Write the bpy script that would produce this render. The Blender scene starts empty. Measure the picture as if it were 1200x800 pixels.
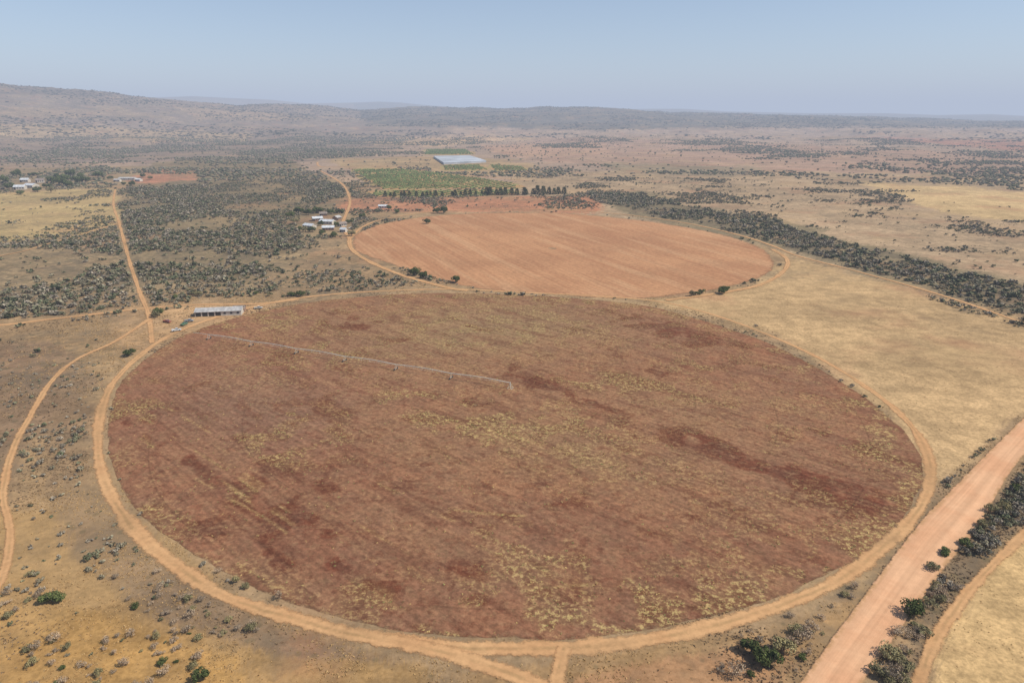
import bpy, math, random
import numpy as np
from mathutils import Vector, Matrix
rng=np.random.default_rng(11); random.seed(11)
scene=bpy.context.scene
COL=scene.collection
H=120.0; F=800.0; PITCH=math.radians(18.13)
sp,cp=math.sin(PITCH),math.cos(PITCH)
def gp(x,y):
    a=(x-600)/F; b=(400-y)/F
    dz=-sp+b*cp; dy=cp+b*sp; t=-H/dz
    return (a*t,dy*t)
def proj(X,Y,Z):
    dz=Z-H
    d=Y*cp-dz*sp; u=Y*sp+dz*cp
    ok=d>5
    dd=np.where(ok,d,1.0)
    return np.where(ok,600+F*X/dd,-99999.), np.where(ok,400-F*u/dd,99999.)
def lin(r,g,b,k=1.0):
    f=lambda c:((c/255+0.055)/1.055)**2.4 if c>10 else c/255/12.92
    return (f(r)*k,f(g)*k,f(b)*k)
# ---------- noise in numpy
def _h(xi,yi,s):
    with np.errstate(over='ignore'):
        n=(xi.astype(np.int64)*374761393+yi.astype(np.int64)*668265263+s*1442695041)&0xffffffff
        n=((n^(n>>13))*1274126177)&0xffffffff
        n=n^(n>>16)
    return n/4294967295.0
def vn(x,y,s=0):
    xi=np.floor(x);yi=np.floor(y);fx=x-xi;fy=y-yi
    fx=fx*fx*(3-2*fx);fy=fy*fy*(3-2*fy)
    a=_h(xi,yi,s);b=_h(xi+1,yi,s);c=_h(xi,yi+1,s);d=_h(xi+1,yi+1,s)
    return (a*(1-fx)+b*fx)*(1-fy)+(c*(1-fx)+d*fx)*fy
def fbm(x,y,s=0,o=4):
    v=0;a=.5;t=0
    for i in range(o):
        v=v+a*vn(x,y,s+i);t+=a;a*=.5;x=x*2.03+17.1;y=y*2.03+9.7
    return v/t
def sstep(a,b,x):
    t=np.clip((x-a)/(b-a),0,1);return t*t*(3-2*t)
def inpoly(px,py,poly):
    r=np.zeros(px.shape,bool);n=len(poly)
    for i in range(n):
        x1,y1=poly[i];x2,y2=poly[(i+1)%n]
        if y1==y2: continue
        c=((y1>py)!=(y2>py))&(px<(x2-x1)*(py-y1)/(y2-y1)+x1)
        r^=c
    return r
# ---------- terrain
SX=[-600,-100,0,60,120,180,230,280,310,360,420,470,520,600,700,760,820,900,1000,1100,1200,1700]
SY=[97,99,101,106,110,115,120,123,123,124,129,128,128,127,128,131,133,135,137,141,143,140]
MX=[-600,100,200,230,270,320,360,420,445,470,500,560,700,760,800,850,950,1040,1100,1160,1200,1800]
MY=[120,118,115,114,116,118,122,121,120,121,124,128,129,128,128,131,133,133,135,134,136,134]
def terrain(X,Y):
    X=np.asarray(X,float);Y=np.asarray(Y,float)
    r=np.hypot(X,Y);az=np.arctan2(X,Y)
    azc=np.clip(az,-1.1,1.1)
    px=600+F/cp*np.tan(azc)
    ca=np.cos(azc)
    D1=np.interp(px,[-400,0,300,600,1200],[6000,6800,7600,8000,9000])
    e=(138-np.interp(px,SX,SY))/F*.93
    top=120+e*D1*ca
    n=fbm(X/900,Y/900,5,5)-.5
    prof=sstep(2300,D1,r)
    prof=prof**2.0*(1-.65*sstep(D1,D1*1.7,r))
    h1=top*prof
    rid=1-np.abs(2*fbm(X/700,Y/420,19,5)-1)*2.2
    h1=h1*(1+.06*n)+n*40*sstep(2400,4500,r)+(fbm(X/260,Y/260,9,4)-.5)*30*sstep(2600,5000,r)+(rid-.6)*26*sstep(2500,4000,r)
    e2=(138-np.interp(px,MX,MY))/F*.93
    D2=17000
    h2=(120+e2*D2*ca)*np.exp(-((r-D2)/3500)**2)
    h=np.maximum(h1,h2*sstep(9000,13000,r))
    return np.where(r<2300,0,h)
# ---------- mesh helpers
def mk(name,verts,faces,parent=None,mat=None,link=True):
    me=bpy.data.meshes.new(name)
    verts=np.asarray(verts,np.float32);
    if isinstance(faces,np.ndarray):
        k=faces.shape[1];nf=len(faces)
        me.vertices.add(len(verts));me.vertices.foreach_set('co',verts.ravel())
        me.loops.add(nf*k);me.loops.foreach_set('vertex_index',faces.astype(np.int32).ravel())
        me.polygons.add(nf);me.polygons.foreach_set('loop_start',np.arange(0,nf*k,k,dtype=np.int32))
        me.update(calc_edges=True);me.validate()
    else:
        me.from_pydata([tuple(v) for v in verts.tolist()],[],faces);me.update()
    if mat: me.materials.append(mat)
    ob=bpy.data.objects.new(name,me)
    if link: COL.objects.link(ob)
    if parent: ob.parent=parent
    return ob
def colattr(me,name,c):
    a=me.color_attributes.new(name,'FLOAT_COLOR','POINT')
    c=np.asarray(c,np.float32)
    if c.shape[1]==3: c=np.hstack([c,np.ones((len(c),1),np.float32)])
    a.data.foreach_set('color',c.ravel())
def fattr(me,name,v):
    a=me.attributes.new(name,'FLOAT','POINT');a.data.foreach_set('value',np.asarray(v,np.float32))
def tag(ob,label=None,cat=None,kind=None,group=None):
    if label: ob['label']=label
    if cat: ob['category']=cat
    if kind: ob['kind']=kind
    if group: ob['group']=group
# ---------- node helpers
class G:
    def __init__(s,name):
        s.m=bpy.data.materials.new(name);s.m.use_nodes=True;s.t=s.m.node_tree;s.t.nodes.clear()
        s.out=s.n('ShaderNodeOutputMaterial')
        s.pos=s.n('ShaderNodeTexCoord').outputs['Object']
    def n(s,t,**k):
        x=s.t.nodes.new(t)
        for a,b in k.items(): setattr(x,a,b)
        return x
    def set(s,sock,v):
        if isinstance(v,bpy.types.NodeSocket): s.t.links.new(v,sock)
        elif isinstance(v,tuple) and len(v)==3 and sock.type=='RGBA': sock.default_value=(*v,1)
        else: sock.default_value=v
    def math(s,op,a,b=0.0,clamp=False):
        x=s.n('ShaderNodeMath',operation=op,use_clamp=clamp);s.set(x.inputs[0],a);s.set(x.inputs[1],b);return x.outputs[0]
    def map(s,v,scale=(1,1,1),rot=0,loc=(0,0,0)):
        x=s.n('ShaderNodeMapping');s.set(x.inputs[0],v);x.inputs['Scale'].default_value=scale;x.inputs['Rotation'].default_value=(0,0,rot);x.inputs['Location'].default_value=loc
        return x.outputs[0]
    def noise(s,v,scale,detail=4,rough=.55,dist=0):
        x=s.n('ShaderNodeTexNoise');s.set(x.inputs['Vector'],v)
        x.inputs['Scale'].default_value=scale;x.inputs['Detail'].default_value=detail;x.inputs['Roughness'].default_value=rough;x.inputs['Distortion'].default_value=dist
        return x.outputs['Fac']
    def voro(s,v,scale,rand=1):
        x=s.n('ShaderNodeTexVoronoi');s.set(x.inputs['Vector'],v);x.inputs['Scale'].default_value=scale;x.inputs['Randomness'].default_value=rand
        return x.outputs['Distance']
    def ramp(s,v,a,b,lo=0.,hi=1.):
        x=s.n('ShaderNodeMapRange',interpolation_type='SMOOTHSTEP');s.set(x.inputs[0],v);x.inputs[1].default_value=a;x.inputs[2].default_value=b;x.inputs[3].default_value=lo;x.inputs[4].default_value=hi
        return x.outputs[0]
    def mix(s,f,a,b,blend='MIX'):
        x=s.n('ShaderNodeMix',data_type='RGBA',blend_type=blend);s.set(x.inputs[0],f);s.set(x.inputs[6],a);s.set(x.inputs[7],b);return x.outputs[2]
    def attr(s,name,out='Color'):
        x=s.n('ShaderNodeAttribute',attribute_name=name);return x.outputs[out]
    def bump(s,h,strength,dist):
        x=s.n('ShaderNodeBump');s.set(x.inputs['Height'],h);x.inputs['Strength'].default_value=strength;x.inputs['Distance'].default_value=dist;return x.outputs[0]
    def mul(s,c,v):
        x=s.n('ShaderNodeVectorMath',operation='SCALE');s.set(x.inputs[0],c);s.set(x.inputs['Scale'],v);return x.outputs[0]
    def fin(s,col,bump=None,alpha=None):
        d=s.n('ShaderNodeBsdfDiffuse');s.set(d.inputs['Color'],col)
        if bump is not None: s.set(d.inputs['Normal'],bump)
        o=d.outputs[0]
        if alpha is not None:
            t=s.n('ShaderNodeBsdfTransparent');m=s.n('ShaderNodeMixShader');s.set(m.inputs[0],alpha);s.t.links.new(t.outputs[0],m.inputs[1]);s.t.links.new(o,m.inputs[2]);o=m.outputs[0]
        s.t.links.new(o,s.out.inputs[0]);return s.m
def simple(name,c,rough=.6,metal=0.,var=.15,scale=2.):
    g=G(name);n=g.noise(g.pos,scale,5)
    rgb=g.n('ShaderNodeRGB');rgb.outputs[0].default_value=(*c,1)
    col=g.mul(rgb.outputs[0],g.ramp(n,.3,.7,1-var,1+var))
    b=g.n('ShaderNodeBsdfPrincipled');g.set(b.inputs['Base Color'],col);b.inputs['Roughness'].default_value=rough;b.inputs['Metallic'].default_value=metal
    g.t.links.new(b.outputs[0],g.out.inputs[0]);return g.m

# ---------- ground material
g=G('dry_savanna_ground')
base=g.attr('region');bush=g.attr('bush','Fac')
n0=g.noise(g.pos,.004,5,.6);n1=g.noise(g.pos,.02,6,.62);n2=g.noise(g.pos,.12,6,.65);n3=g.noise(g.pos,.7,5,.7)
k=g.math('ADD',g.ramp(n0,.35,.65,-.08,.08),g.ramp(n1,.35,.65,.87,1.13))
k=g.math('MULTIPLY',k,g.ramp(n2,.35,.65,.82,1.16));k=g.math('MULTIPLY',k,g.ramp(n3,.35,.65,.80,1.18))
c=g.mul(base,k)
red=g.ramp(g.noise(g.map(g.pos,(1,1,1),.3,(99,20,0)),.011,6,.6),.52,.66,0,.38)
c=g.mix(red,c,lin(168,118,90))
gold=g.ramp(g.noise(g.map(g.pos,(1,1,1),.3,(9,220,0)),.007,7,.66),.50,.60,0,.28)
c=g.mix(gold,c,lin(192,160,116))
sc=g.math('MULTIPLY',g.ramp(g.noise(g.pos,.35,6,.75),.48,.59),bush)
c=g.mix(g.math('MULTIPLY',sc,.64),c,lin(110,96,78))
sc2=g.math('MULTIPLY',g.ramp(g.noise(g.map(g.pos,loc=(44,5,0)),.07,7,.74),.49,.58),bush)
c=g.mix(g.math('MULTIPLY',sc2,.56),c,lin(114,100,82))
sc3=g.math('MULTIPLY',g.ramp(g.noise(g.map(g.pos,loc=(4,55,0)),.018,8,.74),.49,.57),bush)
c=g.mix(g.math('MULTIPLY',sc3,.48),c,lin(108,97,82))
vd=g.voro(g.pos,.16)
thr=g.math('MULTIPLY',bush,.40)
sp1=g.ramp(g.math('SUBTRACT',thr,vd),-.04,.06)
c=g.mix(g.math('MULTIPLY',sp1,.38),c,lin(94,88,66))
GROUND=g.fin(c,g.bump(g.noise(g.pos,.6,6,.75),.5,.35))
# ---------- regions on the ground
REG=[
 ([(-900,138),(2100,138),(2100,215),(-900,215)],(166,141,120)),
 ([(-900,60),(330,60),(560,136),(520,158),(420,178),(330,195),(150,190),(-900,200)],(140,121,106)),
 ([(-900,148),(80,146),(300,158),(280,168),(60,162),(-900,170)],(172,146,114)),
 ([(200,125),(330,132),(360,142),(240,140)],(168,140,112)),
 ([(-100,126),(140,128),(190,136),(40,138),(-100,134)],(160,134,108)),
 ([(-900,60),(330,60),(330,118),(60,112),(-900,112)],(114,100,90)),
 ([(400,100),(560,110),(900,120),(2100,120),(2100,154),(900,148),(700,152),(430,146)],(100,95,88)),
 ([(600,160),(900,168),(1250,185),(1500,210),(1250,215),(900,205),(640,190)],(172,140,118)),
 ([(-900,200),(330,195),(420,230),(410,270),(300,340),(160,345),(-900,370)],(156,133,101)),
 ([(0,225),(130,222),(140,262),(110,272),(0,285),(-300,280)],(180,155,108)),
 ([(240,185),(340,190),(400,215),(410,250),(345,262),(330,300),(270,335),(160,330),(140,235),(180,190)],(136,118,90)),
 ([(600,200),(1500,205),(1700,380),(1200,372),(1000,315),(905,290),(700,250),(600,235)],(173,147,116)),
 ([(690,222),(760,226),(800,240),(900,252),(990,280),(1200,330),(1500,400),(1500,440),(1200,370),(1080,338),(950,300),(860,278),(740,250)],(134,119,92)),
 ([(850,280),(1000,318),(1200,378),(1700,500),(1420,560),(1200,480),(1095,570),(1040,480),(900,385),(760,352),(880,335),(935,305)],(183,152,111)),
 ([(1100,735),(1200,622),(1400,500),(1900,700),(1500,900),(1060,850)],(202,168,119)),
 ([(1010,215),(1120,218),(1320,235),(1350,275),(1200,262),(1100,248)],(196,166,120)),
 ([(1000,160),(1300,168),(1500,190),(1200,178)],(172,124,102)),
 ([(380,186),(520,182),(620,190),(640,205),(520,206),(400,196)],(172,144,106)),
 ([(400,230),(560,230),(690,230),(715,247),(560,250),(440,252),(405,250)],(182,126,94)),
 ([(165,200),(230,200),(232,212),(175,216),(150,212)],(184,127,98)),
 ([(560,170),(700,166),(720,180),(600,186)],(184,146,119)),
 ([(440,162),(560,158),(640,162),(520,172),(430,170)],(188,156,122)),
 ([(620,140),(900,140),(1000,148),(700,148)],(106,100,92)),
 ([(700,190),(900,196),(860,206),(720,202)],(152,134,108)),
 ([(-900,380),(100,372),(200,378),(130,430),(110,520),(130,600),(-100,640),(-900,600)],(166,136,100)),
 ([(-900,420),(60,400),(110,440),(40,520),(-40,640),(-900,700)],(144,117,91)),
 ([(-900,600),(60,590),(130,600),(330,730),(520,770),(560,900),(-900,900)],(165,131,87)),
 ([(60,470),(112,470),(112,560),(180,650),(330,730),(500,765),(330,760),(160,720),(70,640),(50,560)],(141,115,88)),
 ([(-200,700),(60,710),(260,760),(300,900),(-200,900)],(176,137,84)),
 ([(560,775),(900,740),(1030,680),(960,780),(930,900),(560,900)],(164,131,92)),
 ([(680,785),(860,760),(930,760),(900,900),(700,900)],(174,132,95)),
 ([(1020,820),(1100,665),(1200,553),(1500,330),(1530,380),(1200,622),(1110,720),(1070,820)],(140,117,90)),
 ([(150,362),(240,358),(320,352),(300,372),(215,396),(165,415),(140,400)],(184,148,108)),
]
DEF=(160,132,99)
def regions(X,Y,Z):
    px,py=proj(X,Y,Z)
    amp=np.interp(py,[100,150,250,400,800],[1.5,3.5,8,14,26])
    wx=(fbm(X/60,Y/60,40,5)-.5)*4*amp; wy=(fbm(X/60+50,Y/60,50,5)-.5)*1.5*amp
    col=np.tile(np.array(lin(*DEF)),(len(X),1))
    for poly,c in REG:
        m=np.zeros(len(X))
        for q in range(4):
            jx=rng.normal(0,1,len(X))*amp*.4;jy=rng.normal(0,1,len(X))*amp*.12
            m+=inpoly(px+wx+jx,py+wy+jy,poly)*.25
        col=col*(1-m[:,None])+np.array(lin(*c))*m[:,None]
    return col
MEADOW=[(850,290),(1000,322),(1200,384),(1700,500),(1420,560),(1200,480),(1095,570),(1040,480),(900,385),(760,352),(850,343),(940,305)]
STRAW=[(1100,735),(1200,622),(1400,500),(1900,700),(1500,900),(1060,850)]
STRIP=[(1022,830),(1095,672),(1200,553),(1500,335),(1520,375),(1200,614),(1114,712),(1072,830)]
DENS=[
 ([(-900,40),(2100,40),(2100,240),(-900,240)],.27),
 ([(-900,40),(2100,40),(2100,148),(-900,142)],.66),
 ([(560,40),(2100,40),(2100,150),(1000,150),(700,152),(430,148),(400,120)],.85),
 ([(-900,138),(200,142),(420,160),(330,178),(120,180),(-900,175)],.45),
 ([(-900,240),(430,240),(430,345),(230,352),(-900,380)],.44),
 ([(0,222),(130,222),(138,262),(110,272),(-200,290)],.14),
 ([(-900,186),(90,190),(165,202),(60,212),(-10,232),(-900,240)],.8),
 ([(150,215),(180,192),(250,183),(340,188),(400,215),(425,236),(350,262),(330,300),(250,335),(165,325),(140,255)],.76),
 ([(240,212),(320,208),(370,225),(330,250),(300,252),(240,235)],.6),
 ([(250,270),(330,262),(320,300),(250,332),(180,322),(200,290)],.88),
 ([(320,150),(480,160),(470,176),(400,185),(300,185),(230,170)],.65),
 ([(-50,290),(150,275),(158,335),(90,372),(-50,376)],.62),
 ([(0,350),(60,340),(80,355),(40,372),(0,372)],.9),
 ([(330,236),(430,232),(520,232),(520,246),(440,250),(420,262),(340,262)],.6),
 ([(690,224),(760,228),(800,242),(900,256),(990,284),(1200,336),(1500,410),(1500,440),(1200,368),(1080,336),(950,298),(860,276),(800,260),(740,248),(690,238)],.86),
 ([(640,196),(760,204),(900,215),(860,226),(700,214)],.45),
 ([(1000,190),(1300,190),(1400,220),(1200,212),(1100,206)],.68),
 ([(900,200),(1050,210),(1080,220),(960,216)],.55),
 ([(850,170),(1200,185),(1200,192),(850,180)],.5),
 ([(520,168),(700,182),(690,190),(600,186)],.35),
 ([(1010,215),(1120,218),(1320,235),(1350,275),(1200,262),(1100,248)],.01),
 ([(930,244),(1200,270),(1250,330),(1050,285),(930,258)],.18),
 (MEADOW,.0),(STRAW,.0),(STRIP,.99),
 ([(-900,390),(140,390),(120,440),(100,560),(-900,600)],.28),
 ([(-900,420),(60,400),(110,440),(40,520),(-40,640),(-900,700)],.42),
 ([(-900,600),(110,600),(330,735),(520,775),(600,900),(-900,900)],.12),
 ([(60,480),(112,480),(112,560),(180,650),(330,730),(500,765),(330,760),(160,720),(70,640),(50,560)],.36),
 ([(1000,660),(1040,650),(985,745),(930,800),(850,800),(870,755),(930,735)],.42),
]
def density(px,py,X=None,Y=None):
    if X is not None:
        amp=np.interp(py,[100,150,250,400,600],[2,5,10,10,5])
        px=px+(fbm(X/70,Y/70,140,4)-.5)*5*amp;py=py+(fbm(X/70+50,Y/70,150,4)-.5)*1.1*amp
    d=np.full(px.shape,.15)
    for poly,v in DENS: d=np.where(inpoly(px,py,poly),v,d)
    return d
FIELD=[(127,500),(131,540),(148,580),(183,618),(235,655),(290,684),(340,706),(410,726),(500,742),(610,748),(700,745),(790,732),(880,708),(950,683),(1010,650),(1055,610),(1080,565),(1076,530),(1050,495),(1005,460),(948,425),(885,396),(805,370),(742,356),(650,348),(560,344),(480,344),(410,349),(350,356),(300,366),(250,380),(205,398),(165,425),(138,455)]
FIELD2=[(413,284),(422,272),(450,262),(500,254),(560,250),(650,250),(720,255),(790,264),(850,276),(890,290),(905,304),(906,314),(888,326),(845,338),(800,344),(740,350),(650,345),(590,341),(540,334),(490,320),(445,305),(420,295)]
ORCH=[([(412,199),(470,198),(535,205),(603,215),(606,221),(520,221),(450,222)],0),([(436,224),(520,223),(600,223),(600,228),(500,231),(440,230)],0),([(500,175),(545,175),(555,181),(498,181)],0),([(520,194),(560,193),(572,199),(522,200)],0),([(575,193),(610,195),(618,200),(580,200)],0)]
RING=[(119,478),(115,505),(117,545),(134,587),(165,628),(210,665),(262,698),(318,716),(385,735),(470,751),(540,759),(610,760),(680,758),(760,749),(850,729),(925,705),(990,675),(1040,636),(1076,598),(1090,560),(1084,525),(1060,490),(1016,454),(957,418),(892,389),(830,367),(770,353),(700,347),(620,343),(540,339),(470,340),(400,344),(345,350),(290,361),(240,376),(195,395),(160,420),(133,448),(119,478)]
TRACKS=[ # polyline, width m
 (RING,(4.8,)),
 ([(300,712),(400,740),(480,755),(560,776),(640,806),(720,850)],4.4),
 ([(662,758),(656,780),(648,830)],3.2),
 ([(-300,400),(-100,388),(0,381),(60,374),(120,367),(175,361),(230,357),(300,356),(350,351)],4.6),
 ([(135,222),(133,240),(140,262),(150,300),(163,340),(172,362),(176,380),(178,402)],3.0),
 ([(178,372),(135,400),(92,420),(62,445),(37,485),(14,530),(4,580),(12,625),(0,680),(-60,760)],2.7),
 ([(410,276),(411,290),(430,305),(470,322),(520,336),(548,341)],4.6),
 ([(410,280),(425,266),(450,257),(500,249),(560,246),(650,246),(725,251),(795,260),(860,274),(905,288),(935,300),(1000,317),(1100,345),(1200,379),(1400,450)],3.4),
 ([(905,292),(922,304),(918,318),(890,334),(840,344),(780,352)],4.4),
 ([(375,200),(400,215),(410,235),(402,262),(410,280)],4),
 ([(372,190),(380,196),(440,195),(500,203),(560,207),(620,212)],6),
 ([(1062,850),(1080,790),(1112,725),(1200,627),(1400,450)],2.8),
 ([(-200,330),(0,300),(60,285),(140,262)],2.4),
]
ROADL=[(880,880),(935,802),(1000,714),(1075,615),(1122,566),(1200,489),(1300,395),(1420,300)]
ROADR=[(965,880),(1012,802),(1060,733),(1110,665),(1150,615),(1200,534),(1300,430),(1428,325)]
def cr(P,n,closed=False):
    P=np.array(P,float);m=len(P);out=[]
    segs=m if closed else m-1
    for i in range(segs):
        if closed: p0,p1,p2,p3=P[(i-1)%m],P[i],P[(i+1)%m],P[(i+2)%m]
        else: p0,p1,p2,p3=P[max(i-1,0)],P[i],P[i+1],P[min(i+2,m-1)]
        for t in np.linspace(0,1,n,endpoint=False):
            out.append(.5*((2*p1)+(-p0+p2)*t+(2*p0-5*p1+4*p2-p3)*t*t+(-p0+3*p1-3*p2+p3)*t**3))
    if not closed: out.append(P[-1])
    return np.array(out)
def world(P): return np.array([gp(*p) for p in P])
def wid(w): return w[0] if isinstance(w,tuple) else w
TRW=[(cr(world(p),10),wid(w)) for p,w in TRACKS]
RL=cr(world(ROADL),10);RR=cr(world(ROADR),10)
TRW.append(((RL+RR)/2,10.5))
def blocked(X,Y,margin=1.0):
    b=np.zeros(len(X),bool)
    P=np.column_stack([X,Y])
    for line,w in TRW:
        for i in range(0,len(line)-1):
            a=line[i];d=line[i+1]-a;L=d@d+1e-9
            lo=np.minimum(line[i],line[i+1])-w-5;hi=np.maximum(line[i],line[i+1])+w+5
            s=np.where((X>lo[0])&(X<hi[0])&(Y>lo[1])&(Y<hi[1]))[0]
            if len(s)==0: continue
            q=P[s]-a;t=np.clip(q@d/L,0,1)
            dd=np.hypot(*(q-t[:,None]*d).T)
            b[s[dd<w/2+margin]]=True
    return b
# ---------- ground sheet
NA=760
fine=np.linspace(-46,46,NA);coarse=np.linspace(46,314,70)[1:-1]
az=np.radians(np.concatenate([fine,coarse]));na=len(az)
rad=np.concatenate([[2.],np.exp(np.linspace(math.log(60),math.log(42000),620))]);nr=len(rad)
A,R=np.meshgrid(az,rad);X=(R*np.sin(A)).ravel();Y=(R*np.cos(A)).ravel();Z=terrain(X,Y)
i,j=np.meshgrid(np.arange(nr-1),np.arange(na),indexing='ij');j2=(j+1)%na
faces=np.stack([i*na+j,i*na+j2,(i+1)*na+j2,(i+1)*na+j],-1).reshape(-1,4)
ground=mk('ground',np.column_stack([X,Y,Z]),faces,mat=GROUND)
colattr(ground.data,'region',regions(X,Y,Z))
px,py=proj(X,Y,Z)
dn=density(px,py,X,Y)
fattr(ground.data,'bush',np.clip(dn*1.0+.24+(fbm(X/120,Y/120,3)-.5)*1.1-.26*(py>330)*(dn<.02),0,1))
ground.data.polygons.foreach_set('use_smooth',np.ones(len(ground.data.polygons),bool))
tag(ground,'dry winter savanna plain with tan grass and hills','ground','structure')
# ---------- fields
pivot=np.array(gp(598,455))
def sheet(name,poly,z,mat,label,seedn=1,amp=1.0,ts=None,n1=12):
    P=cr(world(poly),n1,True);n=len(P);c=P.mean(0)
    d=P-c;L=np.hypot(*d.T)[:,None]
    P=P+d/L*((fbm(P[:,0]/9,P[:,1]/9,seedn,3)-.5)*2*amp)[:,None]
    if ts is None: ts=[1,.985,.96,.9,.75,.5,.25,.02]
    V=[];E=[]
    for t in ts:
        q=c+(P-c)*t;V.append(np.column_stack([q,np.full(n,z)]));E.append((1-t)*L[:,0])
    V=np.vstack(V);E=np.concatenate(E)
    a,b=np.meshgrid(np.arange(len(ts)-1),np.arange(n),indexing='ij')
    f=np.stack([a*n+b,a*n+(b+1)%n,(a+1)*n+(b+1)%n,(a+1)*n+b],-1).reshape(-1,4)
    v=V[f[0]];nz=np.cross(v[1]-v[0],v[2]-v[0])[2]
    if nz<0:f=f[:,::-1]
    ob=mk(name,V,f,mat=mat);fattr(ob.data,'edge',E);tag(ob,label,'field','structure');return ob,V,E
ROT=math.radians(43)
g=G('red_brown_fallow_soil')
rp=g.map(g.map(g.pos,loc=(-pivot[0],-pivot[1],0)),(1,1,1),ROT)
st=g.map(rp,(.18,1,1));st2=g.map(rp,(.06,1,1));edge=g.attr('edge','Fac');tone=g.attr('tone')
mid=g.noise(g.pos,.08,7,.72);fine_=g.noise(g.pos,.6,6,.75)
c=tone
c=g.mix(g.ramp(mid,.47,.56,0,.36),c,lin(118,88,69))
c=g.mix(g.ramp(g.noise(g.map(g.pos,loc=(5,9,0)),.22,7,.75),.53,.58,0,.45),c,lin(106,61,44))
c=g.mix(g.ramp(g.noise(g.map(g.pos,loc=(50,9,0)),.3,7,.75),.53,.58,0,.32),c,lin(154,122,90))
c=g.mix(g.ramp(g.noise(g.map(st,loc=(70,9,0)),.12,7,.72),.53,.60,0,.40),c,lin(104,64,48))
weed=g.attr('weed','Fac')
wm=g.math('MULTIPLY',g.ramp(g.noise(g.pos,.6,6,.80),.51,.57),weed)
c=g.mix(g.math('MULTIPLY',wm,.70),c,lin(180,158,104))
sepn=g.n('ShaderNodeSeparateXYZ');g.set(sepn.inputs[0],rp)
yy=g.math('ADD',sepn.outputs[1],g.math('MULTIPLY',g.noise(g.pos,.01,2),3))
rows=g.math('SINE',g.math('MULTIPLY',yy,2*math.pi/2.7))
k=g.math('ADD',1.0,g.math('MULTIPLY',g.math('MULTIPLY',rows,.05),g.ramp(g.noise(g.pos,.015,3),.42,.58,.0,1)))
k=g.math('MULTIPLY',k,g.ramp(g.noise(st2,.8,4,.6),.38,.62,.95,1.05))
k=g.math('MULTIPLY',k,g.ramp(fine_,.36,.64,.76,1.22))
k=g.math('MULTIPLY',k,g.ramp(g.noise(st,.3,6,.72),.37,.63,.90,1.10))
ln=g.n('ShaderNodeVectorMath',operation='LENGTH');g.set(ln.inputs[0],rp);rr=ln.outputs['Value']
ring=g.math('ABSOLUTE',g.math('SUBTRACT',g.math('FRACT',g.math('DIVIDE',rr,33.5)),.5))
ringm=g.math('MULTIPLY',g.ramp(ring,.006,.013,1,0),g.ramp(g.noise(g.pos,.012,3),.48,.56,0,.5))
k=g.math('MULTIPLY',k,g.math('SUBTRACT',1.0,g.math('MULTIPLY',ringm,.36)))
c=g.mul(c,k)
al=g.ramp(g.math('ADD',edge,g.math('MULTIPLY',g.noise(g.pos,.4,6,.75),9)),3.2,5.6)
FM=g.fin(c,g.bump(g.math('ADD',g.noise(g.pos,.9,6,.8),g.math('MULTIPLY',rows,.1)),.7,.3),al)
ts=np.concatenate([np.linspace(1,.004,212)])
f1,FV,FE=sheet('field',FIELD,.06,FM,'large round reddish brown fallow crop field with weeds',1,1.,ts,26)
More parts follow.
